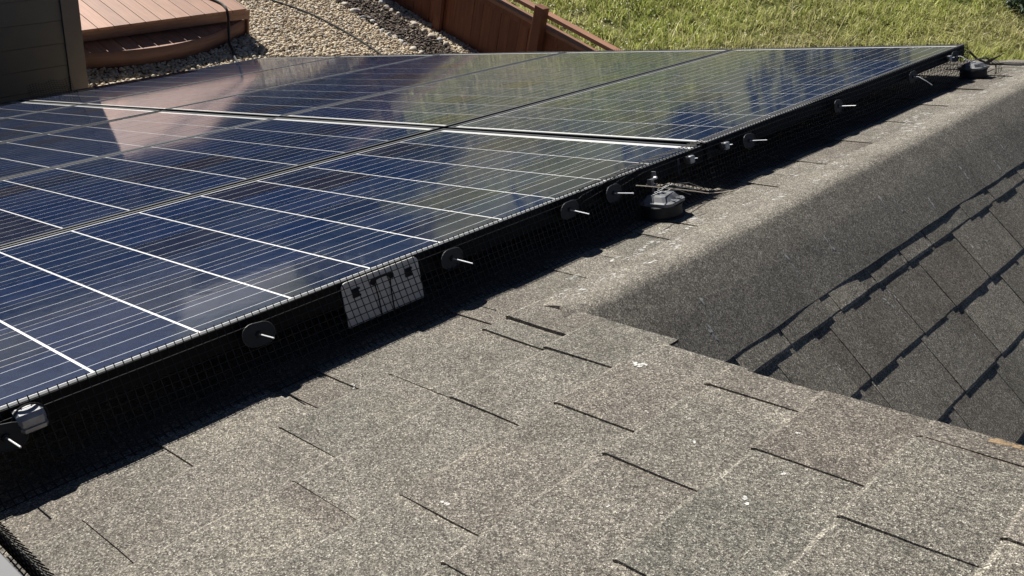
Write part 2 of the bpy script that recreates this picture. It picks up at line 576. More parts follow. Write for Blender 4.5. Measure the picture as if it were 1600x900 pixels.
def fill_cuts(known, lo, hi, step=(0.2, 0.34)):
    out = list(known)
    a, b = (min(known), max(known)) if known else (hi, hi)
    x = a
    while x > lo:
        x -= random.uniform(*step); out.append(x)
    x = b
    while x < hi:
        x += random.uniform(*step); out.append(x)
    return out

A_CUTS = {
    0: [-1.645, -1.43, -1.237, -1.165, -0.885, -0.63, -0.37, -0.27, 0.07, 0.31, 0.56, 0.835, 1.10, 1.388, 1.66],
    1: [-1.575, -1.305, -1.11, -0.915, -0.857],
    2: [-1.62, -1.374, -1.113, -0.916],
    3: [-1.318, -1.048],
    4: [-1.375, -1.115, -0.895],
    5: [-1.27, -1.01],
    6: [-1.35, -1.08, -0.883],
    7: [-1.26, -1.03],
    8: [-1.15, -0.93],
}
A_END = {0: 2.02, 1: 2.02, 2: -0.785, 3: -0.812, 4: -0.834, 5: -0.836, 6: -0.840, 7: -0.836, 8: -0.838}
for i in range(0, 9):
    vb = -0.025 - E * i
    lo = -1.95
    cuts = fill_cuts(A_CUTS[i], lo, -1.95 if i else 2.0)
    if i == 1:
        course(vb, lo, -0.775, cuts, -1 * -1)
        course(vb, -0.770, 2.02, [], 1, ident, 0.006, 0.004, sink=None) if False else None
    else:
        course(vb, lo, A_END[i], cuts, tan_last=(i == 6))

def join_meshes(name, meshes, mat, parent):
    vs, fs, off = [], [], 0
    bm = bmesh.new()
    for me in meshes:
        bm.from_mesh(me)
        bpy.data.meshes.remove(me)
    me = bpy.data.meshes.new(name)
    bm.to_mesh(me); bm.free()
    me.materials.append(mat)
    o = link_mesh(name, me, parent)
    set_props(o, kind="stuff")
    return o

# lower courses under the array, and the uphill / nearer rest of the slope: joined
sink = []
for i in range(-35, 0):
    vb = -0.025 - E * i
    course(vb, -2.6, 2.02, fill_cuts([random.uniform(-2.6, -2.3)], -2.6, 2.0, (0.22, 0.4)), sink=sink)
for i in range(0, 9):
    course(-0.025 - E * i, -2.6, -1.9512, fill_cuts([random.uniform(-2.6, -2.4)], -2.6, -2.0, (0.22, 0.4)), sink=sink)
for i in range(9, 20):
    course(-0.025 - E * i, -2.6, -0.836, fill_cuts([random.uniform(-2.6, -2.3)], -2.6, -0.9, (0.22, 0.4)), sink=sink)
join_meshes("shingle_courses", sink, M_SH, roof)

# far slope
WB = [0.262, 0.412, 0.562, 0.712, 0.862, 1.012]
B_CUTS = {
    0: [-0.70, -0.52, -0.361, -0.155, 0.02, 0.18, 0.322, 0.563, 0.75, 0.98, 1.2, 1.43, 1.7],
    1: [-0.43, -0.223, 0.039, 0.218, 0.437, 0.681, 0.90, 1.15, 1.4, 1.68],
    2: [-0.60, -0.42, -0.23, 0.014, 0.237, 0.485, 0.70, 0.95, 1.2, 1.5, 1.75],
    3: [-0.52, -0.33, -0.06, 0.17, 0.40, 0.63, 0.88, 1.12, 1.4, 1.7],
    4: [-0.55, -0.25, 0.0, 0.26, 0.5, 0.76, 1.0, 1.3, 1.6],
    5: [-0.5, -0.2, 0.1, 0.33, 0.6, 0.85, 1.1, 1.4, 1.7],
}
for i, wb in enumerate(WB):
    course(wb, -0.86, 2.02, B_CUTS[i], 1, bmap, 0.0032, 0.0019, (0.10, 0.19), wob=0.15)
sink = []
for i in range(6, 24):
    course(0.262 + 0.15 * i, -0.86, 2.02, fill_cuts([random.uniform(-0.8, -0.5)], -0.86, 2.0, (0.2, 0.36)), 1, bmap, 0.0035, 0.0022, (0.1, 0.19), sink=sink, wob=0.2)
join_meshes("shingle_courses", sink, M_SH, roof)

# rounded ridge cap: a thick sheet bent over the ridge
def build_cap():
    R = 0.052
    a0 = R * math.tan(BETA / 2)
    prof = []
    for v in np.linspace(-0.1765, RV + a0, 6):
        prof.append((v, 0.0))
    for k in range(1, 13):
        a = BETA * k / 12
        prof.append((RV + a0 - R * math.sin(a), -R * (1 - math.cos(a))))
    for w in np.linspace(a0 + 0.02, 0.212, 8):
        prof.append((RV - CB * w, -SB * w))
    prof = np.array(prof)
    tan = np.gradient(prof, axis=0)
    nrm = np.stack([tan[:, 1], -tan[:, 0]], 1)
    nrm /= np.linalg.norm(nrm, axis=1)[:, None]
    nrm *= np.sign(nrm[:, 1])[:, None]
    npf = len(prof)
    th = np.interp(np.arange(npf), [0, 3, 9, 14, 20, npf - 1], [0.0085, 0.0095, 0.0120, 0.0150, 0.0145, 0.0060])
    us = np.concatenate([[-0.792], np.linspace(-0.775, 2.03, 110)])
    V, F = [], []
    for iu, u in enumerate(us):
        wav = 0.0012 * math.sin(u * 7.1) + 0.0009 * math.sin(u * 17.3 + 1)
        for k in range(npf):
            uu = u + (0.012 * math.sin(k * 0.35) - 0.01 if iu == 0 else 0)
            j = 0.0008 * math.sin(u * 31 + 0.7) + 0.001 * math.sin(u * 9.3) if k == npf - 1 else 0
            lift = (0.008 if iu == 0 else 0.005 if iu == 1 else 0.002 if iu == 2 else 0) * math.exp(-((k - 7) / 5.0) ** 2)
            p = prof[k] + nrm[k] * (th[k] + wav + lift) + (tan[k] / np.linalg.norm(tan[k])) * j
            V.append((uu, p[0], p[1]))
    n1 = len(V)
    for iu, u in enumerate(us):
        for k in range(npf):
            uu = u + (0.012 * math.sin(k * 0.35) - 0.01 if iu == 0 else 0)
            p = prof[k] + nrm[k] * 0.0005 + (0 if iu else nrm[k] * 0.0)
            V.append((uu, p[0], p[1]))
    nu = len(us)
    for i in range(nu - 1):
        for k in range(npf - 1):
            a = i * npf + k
            F.append((a, a + 1, a + npf + 1, a + npf))
        for k in (0, npf - 1):
            a = i * npf + k
            F.append((a, a + npf, n1 + a + npf, n1 + a))
    for k in range(npf - 1):
        F.append((k, k + 1, n1 + k + 1, n1 + k))
        a = (nu - 1) * npf + k
        F.append((a, a + 1, n1 + a + 1, n1 + a))
    me = np_mesh("ridge_cap", V, F)
    bm = bmesh.new(); bm.from_mesh(me)
    bmesh.ops.recalc_face_normals(bm, faces=bm.faces[:]); bm.to_mesh(me); bm.free()
    for p in me.polygons: p.use_smooth = True
    me.set_sharp_from_angle(angle=math.radians(35))
    link_mesh("ridge_cap", me, roof, mat=M_SH)
build_cap()

# sheathing under both slopes, gable wall under the near rake, fascia at the edges
mb = MB()
mb.prism([(5.22, -0.004), (RV - 0.004, -0.004), (RV - CB * 3.8, -SB * 3.8), (RV - CB * 3.8 - 0.03, -SB * 3.8 - 0.03), (RV, -0.05), (5.22, -0.05)], -0.80, 2.0, axis=0)
mb.build("sheathing", M_TRIM, roof)
mb = MB()
mb.prism([(5.22, -0.0045), (-3.2, -0.0045), (-3.2, -0.05), (5.22, -0.05)], -2.6, -0.845, axis=0)
mb.build("sheathing", M_TRIM, roof)
mb = MB()
mb.box((-0.9, -3.2, -0.40), (-0.862, -0.36, -0.052))
mb.build("rake_fascia", M_TRIM, roof)
mb = MB()
mb.box((-2.6, 5.22, -0.19), (2.0, 5.245, -0.006))
mb.build("eave_fascia", M_TRIM, roof)
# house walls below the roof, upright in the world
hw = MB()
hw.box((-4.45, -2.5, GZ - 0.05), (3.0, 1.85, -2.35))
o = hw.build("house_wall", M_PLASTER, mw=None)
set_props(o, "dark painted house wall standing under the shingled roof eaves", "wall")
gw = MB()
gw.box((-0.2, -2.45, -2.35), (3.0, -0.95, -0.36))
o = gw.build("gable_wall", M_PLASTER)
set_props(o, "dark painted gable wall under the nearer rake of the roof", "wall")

# droppings and scuffs: tiny flat splats lying on the roof
def splats():
    V, F = [], []
    def splat(u, w, rx, ry, mp, z, seg=7, rot=0.0):
        o = len(V)
        V.append(mp(u, w, z))
        for k in range(seg):
            a = 2 * math.pi * k / seg
            rr = random.uniform(0.55, 1.2)
            x, y = rx * rr * math.cos(a), ry * rr * math.sin(a)
            V.append(mp(u + x * math.cos(rot) - y * math.sin(rot), w + x * math.sin(rot) + y * math.cos(rot), z))
        for k in range(seg):
            F.append((o, o + 1 + k, o + 1 + (k + 1) % seg))
    for u, v, r in ((-0.893, -0.502, .009), (-1.164, -0.152, .004), (-1.301, -0.539, .0055), (-1.109, -0.829, .006), (-1.032, -0.701, .004), (-1.034, -0.834, .0035),
                    (-0.826, -0.173, .005), (-0.99, -0.66, .003), (-1.2, -0.7, .003), (-0.95, -0.80, .0035), (-1.0, -0.60, .0025)):
        for q in range(9 if r > .008 else 3):
            splat(u + random.uniform(-.9, .9) * r, v + random.uniform(-1.4, 1.4) * r, r * random.uniform(.35, .7), r * random.uniform(.3, .6), ident, 0.0125)
    for u, v in ((-0.59, -0.234), (-0.436, -0.16), (-0.429, -0.205), (-0.646, -0.211), (-0.736, -0.196), (-0.40, -0.19), (-0.48, -0.2), (-0.7, -0.205), (-0.78, -0.18), (0.486, -0.178), (0.289, -0.188), (0.4, -0.185)):
        for q in range(4):
            splat(u + random.uniform(-.02, .02), max(-0.21, v + random.uniform(-.012, .012)), random.uniform(.002, .006), random.uniform(.001, .0025), ident, 0.0138)
    for q in range(75):
        u, v = random.uniform(-0.72, 1.9), random.uniform(-0.235, -0.12)
        for k in range(7):
            splat(u + random.uniform(-.016, .016), v + random.uniform(-.010, .010), random.uniform(.002, .0075), random.uniform(.0008, .0024), ident, 0.0138, rot=-0.6)
    for u, w in ((-0.533, 0.149), (-0.503, 0.11), (-0.042, 0.12), (0.25, 0.09), (0.445, 0.165), (0.3, 0.14), (-0.2, 0.12), (0.7, 0.15), (1.0, 0.13), (0.9, 0.17)):
        for q in range(6):
            splat(u + random.uniform(-.003, .003), w + random.uniform(-.022, .022), random.uniform(.0015, .003), random.uniform(.003, .008), bmap, 0.0146)
    for u, w in ((0.007, 0.30), (0.04, 0.30), (-0.284, 0.354), (0.47, 0.33), (0.2, 0.5), (0.02, 0.34)):
        for q in range(5):
            splat(u + random.uniform(-.004, .004), w + random.uniform(-.02, .02), random.uniform(.0012, .002), random.uniform(.002, .005), bmap, 0.0105)
    for q in range(9):
        splat(-0.846 + random.uniform(-.006, .006), -1.0 - 0.012 * q, random.uniform(.005, .011), random.uniform(.008, .014), ident, 0.0138)
    bpy.context.view_layer.update()
    dg = bpy.context.evaluated_depsgraph_get()
    inv = roof.matrix_world.inverted()
    Q = []
    for p in V:
        up = Vector((0, 0, 1)) if p[1] > -0.24 or p[0] < -0.8 else Vector((0, -SB, CB))
        a = roof.matrix_world @ (Vector(p) + up * 0.03)
        dr = roof.matrix_world.to_3x3() @ -up
        ok, loc, nrm, *_ = scene.ray_cast(dg, a, dr)
        q = inv @ loc if ok else Vector(p)
        Q.append(tuple(q + up * 0.0005))
    V = Q
    n0 = len(F) - 7 * 9
    me = np_mesh("tan_stain", V, F[n0:]); set_props(link_mesh("tan_stain", me, roof, mat=M_TAN), kind="stuff")
    F = F[:n0]
    me = np_mesh("white_spatter", V, F)
    set_props(link_mesh("white_spatter", me, roof, mat=M_SPAT), kind="stuff")
splats()

# ================================================================== SOLAR PANELS
PITCH = 0.158
PV = 0.1592                                  # cell pitch across the panel
PL, PW, PD = 1.635, 0.992, 0.038              # length along u, width along v, frame depth
LIP = 0.0080
def build_panel():
    p = thing("solar_panel", "", "solar panel", roof_mw(0, 0, 0))
    mb = MB()
    g = 0.0004
    # four frame bars with a top lip
    mb.box((0, 0, -PD), (PL, 0.0018, 0.0)); mb.box((0, PW - 0.0018, -PD), (PL, PW, 0.0))
    mb.box((0, 0.0018 + g, -PD), (0.0018, PW - 0.0018 - g, 0.0)); mb.box((PL - 0.0018, 0.0018 + g, -PD), (PL, PW - 0.0018 - g, 0.0))
    mb.box((0.002, 0.002, -PD), (PL - 0.002, 0.03, -PD + 0.002)); mb.box((0.002, PW - 0.03, -PD), (PL - 0.002, PW - 0.002, -PD + 0.002))
    mb.build("frame", M_FRAME, p)
    mb = MB()
    LV = 0.0100
    mb.box((-0.0004, -0.0004, 0.0003), (PL + 0.0004, LV, 0.0015)); mb.box((-0.0004, PW - LV, 0.0003), (PL + 0.0004, PW + 0.0004, 0.0015))
    mb.box((-0.0004, LV + g, 0.0003), (LIP, PW - LV - g, 0.0015)); mb.box((PL - LIP, LV + g, 0.0003), (PL + 0.0004, PW - LV - g, 0.0015))
    mb.build("frame_lip", M_LIP, p)
    mb = MB()
    mb.box((0.002, 0.002, -0.006), (PL - 0.002, PW - 0.002, -0.0012))
    mb.build("backsheet", M_BACK, p)
    cv = MB()
    o8 = [(0, 0), (CELU, 0), (CELU, CELL), (0, CELL)]
    vs = [cv.bm.verts.new((a, b, 0)) for a, b in o8]
    cv.bm.faces.new(vs)
    me = cv.mesh("solar_cell", mat=M_CELL)
    m0 = (PL - 10 * PITCH) / 2
    m1 = (PW - 6 * PV) / 2
    for i in range(10):
        for j in range(6):
            link_mesh("solar_cell", me, p, (m0 + i * PITCH + (PITCH - CELU) / 2, m1 + j * PV + (PV - CELL) / 2, -0.0006))
    return p

def copy_thing(src, mw, label, group):
    r = src.copy(); COL.objects.link(r)
    r.matrix_world = mw
    r["label"] = label
    if group: r["group"] = group
    for ch in list(src.children):
        c = ch.copy(); COL.objects.link(c); c.parent = r
        for gch in list(ch.children):
            d = gch.copy(); COL.objects.link(d); d.parent = c
    return r

VP = 1.010
panel0 = build_panel()
PG = "blue solar panels of the roof array"
p_labels = {
    (0, 0): "nearest blue solar panel, edged by the wire mesh with grey washers",
    (0, 1): "blue solar panel second from the wire mesh side in the nearer row",
    (0, 2): "blue solar panel in the middle of the nearer row, third from the wire mesh",
    (0, 3): "blue solar panel fourth from the wire mesh in the nearer row",
    (0, 4): "blue solar panel farthest from the wire mesh in the nearer row, by the dark wall",
    (1, 0): "far row solar panel at the wire mesh edge whose outer corner points at the grass",
    (1, 1): "far row solar panel second from the wire mesh, reflecting the green hillside",
    (1, 2): "far row solar panel third from the wire mesh, in front of the brown fence",
    (1, 3): "far row solar panel fourth from the wire mesh, in front of the gravel",
    (1, 4): "far row solar panel at the outer end, reflecting the pinkish deck below it",
}
for row in (0, 1):
    for k in range(5):
        dz = 0.0 if row == 0 else 0.0006
        mw = roof_mw(0.010 if row else -0.010 - PL, k * VP + random.uniform(-.001, .001), dz + random.uniform(-.0003, .0003)) @ Matrix.Rotation(random.uniform(-.0015, .0015), 4, 'X') @ Matrix.Rotation(random.uniform(-.002, .002), 4, 'Y')
        if row == 0 and k == 0:
            panel0.matrix_world = mw
            panel0["label"] = p_labels[(0, 0)]; panel0["group"] = PG
        else:
            copy_thing(panel0, mw, p_labels[(row, k)], PG)
# the corner of another array panel, bottom left of the photo
copy_thing(panel0, roof_mw(-1.697 - PL, -0.70, 0.0), "corner of another solar panel at the bottom left edge, grey frame only", PG)

mb = MB(); mb.box((PL - 0.040, 0.0, 0.0019), (PL + 0.0012, PW, 0.0050), 0.001)
for _o in [o for o in bpy.data.objects if o.get("label", "").startswith("corner of another")]:
    mb.build("edge_trim", M_GREY, _o)
# clamp blocks on the frame edge, showing through the mesh
def clamp(u, label, big=False):
    t = thing("panel_clamp", label, "clamp", roof_mw(u, -0.0012, -0.018), "clamp blocks on the panel edge")
    mb = MB()
    if big:
        prof = [(-0.001, 0.014), (-0.012, 0.0135), (-0.020, 0.009), (-0.024, 0.002), (-0.0245, -0.004), (-0.021, -0.0045), (-0.021, -0.010), (-0.024, -0.0105), (-0.023, -0.016), (-0.001, -0.017)]
        mb.loft([[(x, p[0] * f, p[1] * f) for p in prof] for x, f in ((-0.017, 0.82), (-0.013, 1.0), (0.013, 1.0), (0.017, 0.82))])
        blk = mb.build("block", M_CLAMP, t)
        mb = MB()
        ring = [(0.021 * math.cos(a), -0.012, -0.001 + 0.0195 * math.sin(a)) for a in np.linspace(0, 2 * math.pi, 25)]
        mb.tube(ring, 0.0016, 6)
        mb.build("gasket", M_BLACK, t)
    else:
        mb.box((-0.009, -0.021, -0.0095), (0.009, -0.001, 0.0095), 0.003)
        blk = mb.build("block", M_CLAMP, t)
        mb = MB()
        mb.tube([(-0.013, -0.011, 0.0), (-0.022, -0.011, 0.002)], 0.008, 10)
        mb.build("collar", M_BLACK, t)
        mb = MB()
        mb.tube([(0.003, -0.0212, 0.002), (0.006, -0.030, 0.003)], 0.0014, 6)
        mb.build("bolt", M_STEEL, t)
clamp(-1.557, "shiny rounded clamp block at the left edge of the photo", True)
clamp(-0.079, "pale square clamp block by the row joint, the one closer to the round mount")
clamp(0.070, "pale square clamp block by the row joint, the one farther from the round mount")
clamp(1.47, "pale square clamp block near the far corner of the array")

# ================================================================== CRITTER-GUARD MESH
def wire_net(profile_fn, u0, u1, step, uax, wirer=0.00068, levels=11):
    """vertical and horizontal wires as thin square tubes; profile_fn(u) gives the polyline (v, n) from top to bottom"""
    V, F = [], []
    def seg(a, b, r):
        a, b = np.array(a), np.array(b)
        d = b - a
        L_ = np.linalg.norm(d)
        if L_ < 1e-6: return
        d /= L_
        x = np.cross(d, (0.31, 0.22, 0.93)); x /= np.linalg.norm(x); y = np.cross(d, x)
        o = len(V)
        for p in (a, b):
            for s, t in ((1, 1), (-1, 1), (-1, -1), (1, -1)):
                V.append(p + r * (s * x + t * y))
        for k in range(4):
            F.append((o + k, o + (k + 1) % 4, o + 4 + (k + 1) % 4, o + 4 + k))
    def at(u, p):
        return uax(u, p)
    nst = int(round((u1 - u0) / step))
    us = [u0 + (u1 - u0) * i / nst for i in range(nst + 1)]
    profs = []
    for u in us:
        pr = np.array(profile_fn(u))
        dl = np.concatenate([[0], np.cumsum(np.linalg.norm(np.diff(pr, axis=0), axis=1))])
        profs.append((pr, dl))
    for i, u in enumerate(us):
        pr, dl = profs[i]
        lean = random.uniform(-0.0012, 0.0012)
        for a, b in zip(range(len(pr) - 1), range(1, len(pr))):
            seg(at(u + lean * a / len(pr), pr[a]), at(u + lean * b / len(pr), pr[b]), wirer)
    for k in range(levels):
        prev = None
        for i, u in enumerate(us):
            pr, dl = profs[i]
            s = 0.0125 * k + 0.008
            if s > dl[-1]: prev = None; continue
            p = np.array([np.interp(s, dl, pr[:, 0]), np.interp(s, dl, pr[:, 1])])
            q = at(u, p)
            if prev is not None: seg(prev, q, wirer)
            prev = q
    return np.array(V), np.array(F)

def front_profile(u):
    b = 0.005 * math.sin(u * 2.3 + 0.5) + 0.003 * math.sin(u * 7.1)
    flap = 0.0
    if u > -0.50:
        flap = 0.030 * min(1, (u + 0.50) / 0.25)
        if u > 0.35: flap = max(0.016, 0.030 - 0.03 * (u - 0.35))
    pts = []
    if flap > 0.004:
        pts.append((-0.004 + flap, 0.004 + 0.10 * flap))
        pts.append((-0.003, 0.0075))
    else:
        pts.append((-0.003, 0.0085))
    pts += [(-0.0075, -0.003), (-0.016, -0.03), (-0.022 + b * .5, -0.058), (-0.030 + b, -0.086), (-0.046 + b * .8, -0.104), (-0.060 + b * .5, -0.1085)]
    return pts
net = thing("wire_mesh", "black wire mesh guard hanging along the long near edge of the solar array", "wire mesh", roof_mw(0, 0, 0))
V, F = wire_net(front_profile, -1.65, 1.655, 0.0125, lambda u, p: (u, p[0], p[1]), levels=14)
link_mesh("side_mesh", np_mesh("side_mesh", V, F), net, mat=M_WIRE)
bp = lambda v: [(1.655 + 0.004, 0.012 + 0.002 * math.sin(v * 9)), (1.662, -0.02), (1.664, -0.06), (1.67, -0.105)]
V, F = wire_net(bp, -0.005, 5.0, 0.0125, lambda v, p: (p[0], v, p[1]), levels=10)
link_mesh("back_mesh", np_mesh("back_mesh", V, F), net, mat=M_WIRE)
cp = lambda u: [(-0.09, -0.05), (-0.05, -0.075), (-0.012, -0.108)]
V, F = wire_net(cp, 1.64, 1.80, 0.0125, lambda u, p: (u, p[0], p[1]), levels=9)
link_mesh("corner_mesh", np_mesh("corner_mesh", V, F), net, mat=M_WIRE)

net2 = thing("wire_mesh", "scrap of black wire mesh standing up at the far left before the dark wall", "wire mesh", roof_mw(0, 5.05, 0))
lp = lambda u: [(0.012 + 0.01 * math.sin(u * 30), 0.078 + 0.02 * (u - 0.1) + 0.006 * math.sin(u * 60)), (0.006, 0.03), (0.0, -0.04)]
V, F = wire_net(lp, 0.09, 0.345, 0.0155, lambda u, p: (u, p[0], p[1]), levels=9)
link_mesh("side_mesh", np_mesh("side_mesh", V, F), net2, mat=M_WIRE)

net3 = thing("wire_mesh", "coarse black wire mesh beside the grey frame at the bottom left corner", "wire mesh", roof_mw(-1.69, -0.70, 0))
p3 = lambda v: [(0.004, 0.010), (0.010, -0.03), (0.024, -0.07), (0.050, -0.105)]
V, F = wire_net(p3, 0.0, 0.96, 0.0135, lambda v, p: (p[0], v, p[1]), 0.0008, levels=9)
link_mesh("side_mesh", np_mesh("side_mesh", V, F), net3, mat=M_WIRE)

# washers with pins
def make_clip(label, bent):
    t = thing("mesh_clip", label, "mesh clip", None, "clips holding the wire mesh")
    a, b = 0.0265, 0.0185
    out = []
    for k in range(11):
        an = -math.pi / 2 + math.pi * k / 10
        out.append((a - b + b * math.cos(an), b * math.sin(an)))
    for k in range(11):
        an = math.pi / 2 + math.pi * k / 10
        out.append((-(a - b) + b * math.cos(an), b * math.sin(an)))
    mb = MB()
    mb.prism(out, -0.0006, 0.0006, axis=1)
    w = mb.build("washer", M_WASH, t)
    mb = MB()
    ring = [(p[0], -0.001, p[1]) for p in out] + [(out[0][0], -0.001, out[0][1])]
    mb.tube(ring, 0.0006, 4)
    mb.build("rim", M_RIM, w)
    mb = MB()
    mb.tube([(0, 0.0008, 0), (0, -0.003, 0)], [0.006, 0.0045], 10)
    mb.build("hub", M_BLACK, w)
    mb = MB()
    pts = [(0, -0.0035, 0), (0.001, -0.054, 0.0005)] if not bent else [(0, -0.0035, 0), (0, -0.02, 0), (0.004, -0.045, -0.016), (0.008, -0.062, -0.030)]
    mb.tube(pts, 0.00125, 8)
    mb.build("pin", M_STEEL, t, smooth=True)
    return t
clip_spots = [
    (-1.592, -0.033, "dark washer clip at the left photo edge beside the shiny clamp", False),
    (-1.229, -0.029, "dark oval washer clip left of the pale plate", False),
    (-0.835, -0.030, "dark washer clip just right of the pale plate", False),
    (-0.514, -0.026, "dark washer clip, the farther left of the two left of the round mount", False),
    (-0.372, -0.028, "dark washer clip with straight pin directly beside the round mount", False),
    (0.169, -0.031, "dark washer clip just beyond the two pale clamp blocks", False),
    (0.647, -0.033, "dark washer clip with straight pin halfway along the far panel edge", False),
    (1.158, -0.034, "dark washer clip with bent pin before the far corner", True),
    (1.510, -0.022, "dark washer clip with bent pin at the far corner mount", True),
]
for u, n, lab, bent in clip_spots:
    t = make_clip(lab, bent)
    t.matrix_world = roof_mw(u, -0.0195, n + 0.004) @ Matrix.Rotation(random.uniform(-0.10, 0.10), 4, 'Z') @ Matrix.Rotation(random.uniform(-0.25, 0.25), 4, 'Y') @ Matrix.Rotation(random.uniform(-0.10, 0.10), 4, 'X')

# pale plate behind the mesh
def plate():
    t = thing("equipment_plate", "pale grey plate with black clips and cables behind the wire mesh", "plate", roof_mw(-0.982, -0.0042, -0.002))
    w, h, r = 0.0815, 0.080, 0.010
    out = [(-w, -h), (w, -h)] + [(w - r + r * math.cos(a), -r + r * math.sin(a)) for a in np.linspace(0, math.pi / 2, 5)] + [(-w + r + r * math.cos(a), -r + r * math.sin(a)) for a in np.linspace(math.pi / 2, math.pi, 5)]
    mb = MB(); mb.prism(out, -0.0008, 0.0008, axis=1)
    mb.build("face", M_PLATE, t)
    for s in (-1, 1):
        mb = MB()
        x = s * 0.056
        o = [(x - .007, -.018), (x + .006, -.018), (x + .006, -.0215), (x + .008, -.0215), (x + .008, -.016), (x + .006, -.016), (x + .006, -.036), (x + .008, -.036), (x + .008, -.041), (x + .006, -.041), (x + .006, -.0385), (x - .007, -.0385)]
        o = [(x - .007, -.0155), (x + .0085, -.0155), (x + .0085, -.0185), (x + .0055, -.0185), (x + .0055, -.0275), (x + .0085, -.0275), (x + .0085, -.031), (x - .007, -.031)]
        mb.prism(o, -0.004, -0.0009, axis=1)
        mb.build("clip", M_BLACK, t)
    mb = MB()
    o = []
    for k in range(9):
        a = math.pi / 2 + math.pi * k / 8
        o.append((-0.0195 + 0.0050 * math.cos(a), -0.0165 + 0.0055 * math.sin(a)))
    o += [(-0.0145, -0.020), (-0.0125, -0.0145), (-0.006, -0.0135), (0.006, -0.0135), (0.0125, -0.0145), (0.0145, -0.020)]
    for k in range(9):
        a = -math.pi / 2 + math.pi * k / 8
        o.append((0.0195 + 0.0050 * math.cos(a), -0.0165 + 0.0055 * math.sin(a)))
    mb.prism(o, -0.0038, -0.0009, axis=1)
    mb.build("bracket", M_BLACK, t)
    for s in (-1, 1):
        mb = MB()
        mb.tube([(s * 0.0165, -0.0025, -0.02), (s * 0.0140, -0.0025, -0.045), (s * 0.0135, -0.0025, -0.081)], 0.0011, 6)
        mb.build("cable", M_BLACK, t)
plate()

# ================================================================== ROOF MOUNTS
def mount(label, u, v, rot, tall=True):
    t = thing("roof_mount", label, "roof mount", roof_mw(u, v, -H + 0.008) @ Matrix.Rotation(rot, 4, 'Z') @ Matrix.Diagonal((1, 1, 0.84, 1)), "round roof mounts on the array edge")
    def ring(r, z, sx=1.0, n=28):
        return [(r * sx * math.cos(2 * math.pi * k / n), r * math.sin(2 * math.pi * k / n), z) for k in range(n)]
    mb = MB()
    mb.loft([ring(0.053, 0.0), ring(0.053, 0.003), ring(0.0475, 0.005), ring(0.046, 0.030), ring(0.049, 0.031), ring(0.049, 0.034), ring(0.040, 0.036)])
    mb.build("drum", M_DRUM, t, smooth=True)
    mb = MB()
    def rr(x0, y0, z, c):
        return [(x0 - c, -y0, z), (x0, -y0 + c, z), (x0, y0 - c, z), (x0 - c, y0, z), (-x0 + c, y0, z), (-x0, y0 - c, z), (-x0, -y0 + c, z), (-x0 + c, -y0, z)]
    mb.loft([rr(0.040, 0.046, 0.0362, 0.012), rr(0.040, 0.046, 0.044, 0.012), rr(0.034, 0.036, 0.047, 0.010), rr(0.027, 0.026, 0.059, 0.008), rr(0.018, 0.019, 0.061, 0.006)])
    cap = mb.build("cap", M_MOUNT, t)
    mb = MB()
    mb.loft([ring(0.0075, 0.0612, n=12), ring(0.0075, 0.065, n=12), ring(0.004, 0.0652, n=12)])
    mb.build("cap_nut", M_GALV, cap)
    for x in (-0.012, 0.012):
        mb = MB(); mb.box((x - .003, -0.047, 0.0475), (x + .003, -0.030, 0.0495), 0.0006)
        mb.build("cap_rib", M_MOUNT, cap)
    if tall:
        mb = MB()
        mb.tube([(0.004, 0.022, 0.050), (0.004, 0.022, 0.100)], 0.0036, 10)
        mb.build("post", M_DGALV, t, smooth=True)
        mb = MB()
        mb.box((-0.008, 0.016, 0.0785), (0.016, 0.029, 0.0815), 0.001)
        mb.box((-0.008, 0.0165, 0.0817), (-0.005, 0.0285, 0.100))
        mb.box((-0.0048, 0.017, 0.094), (0.014, 0.028, 0.0975), 0.001)
        mb.box((0.0108, 0.0172, 0.0977), (0.0138, 0.0278, 0.116))
        br = mb.build("bracket", M_DGALV, t)
        mb = MB()
        mb.tube([(0.003, 0.016, 0.103), (0.003, 0.009, 0.103)], 0.0036, 6)
        mb.build("bolt", M_STEEL, br)
    return t
mount("grey capped round roof mount on a black drum beside the middle of the array edge", -0.243, -0.046, 0.10)
mount("grey capped round roof mount at the far right corner of the array", 1.615, -0.046, -0.15, False)

# thin strap hanging below the frame by the row joint
mb = MB(); mb.box((-0.0045, -0.0012, -0.040), (0.0045, 0.0012, 0.0), 0.0004)
o = mb.build("hanging_strap", M_WASH, mw=roof_mw(-0.125, -0.012, -0.006))
set_props(o, "thin grey strap hanging under the panel frame left of the pale clamp blocks", "strap")
# loose string and stray wires at the mount
mb = MB()
pts = [(-0.336, -0.055, -0.013), (-0.30, -0.057, -0.024), (-0.263, -0.060, -0.036), (-0.22, -0.062, -0.050), (-0.171, -0.063, -0.066), (-0.13, -0.066, -0.080), (-0.097, -0.07, -0.092), (-0.05, -0.08, -0.101), (-0.01, -0.095, -0.104)]
mb.tube(pts, 0.0012, 5)
o = mb.build("loose_string", M_ZIP, mw=roof_mw(0, 0, 0))
set_props(o, "pale loose string trailing through the mesh above the round mount", "string")
mb = MB()
for a, b, z in ((-0.02, 0.03, 0.0), (-0.01, 0.045, 0.004), (0.0, 0.02, 0.008), (0.012, 0.05, -0.004), (0.02, 0.035, 0.006)):
    mb.tube([(-0.25 + a, -0.04, -0.055 + z), (-0.235 + a, -0.06, -0.046 + z), (-0.215 + a + b * .4, -0.080, -0.050 + z), (-0.20 + a + b * .7, -0.098, -0.066 + z)], 0.0005, 4)
o = mb.build("stray_wires", M_DGALV, mw=roof_mw(0, 0, 0))
set_props(o, "tuft of bent thin wires lying over the cap of the nearer round mount", "wires")
mb = MB()
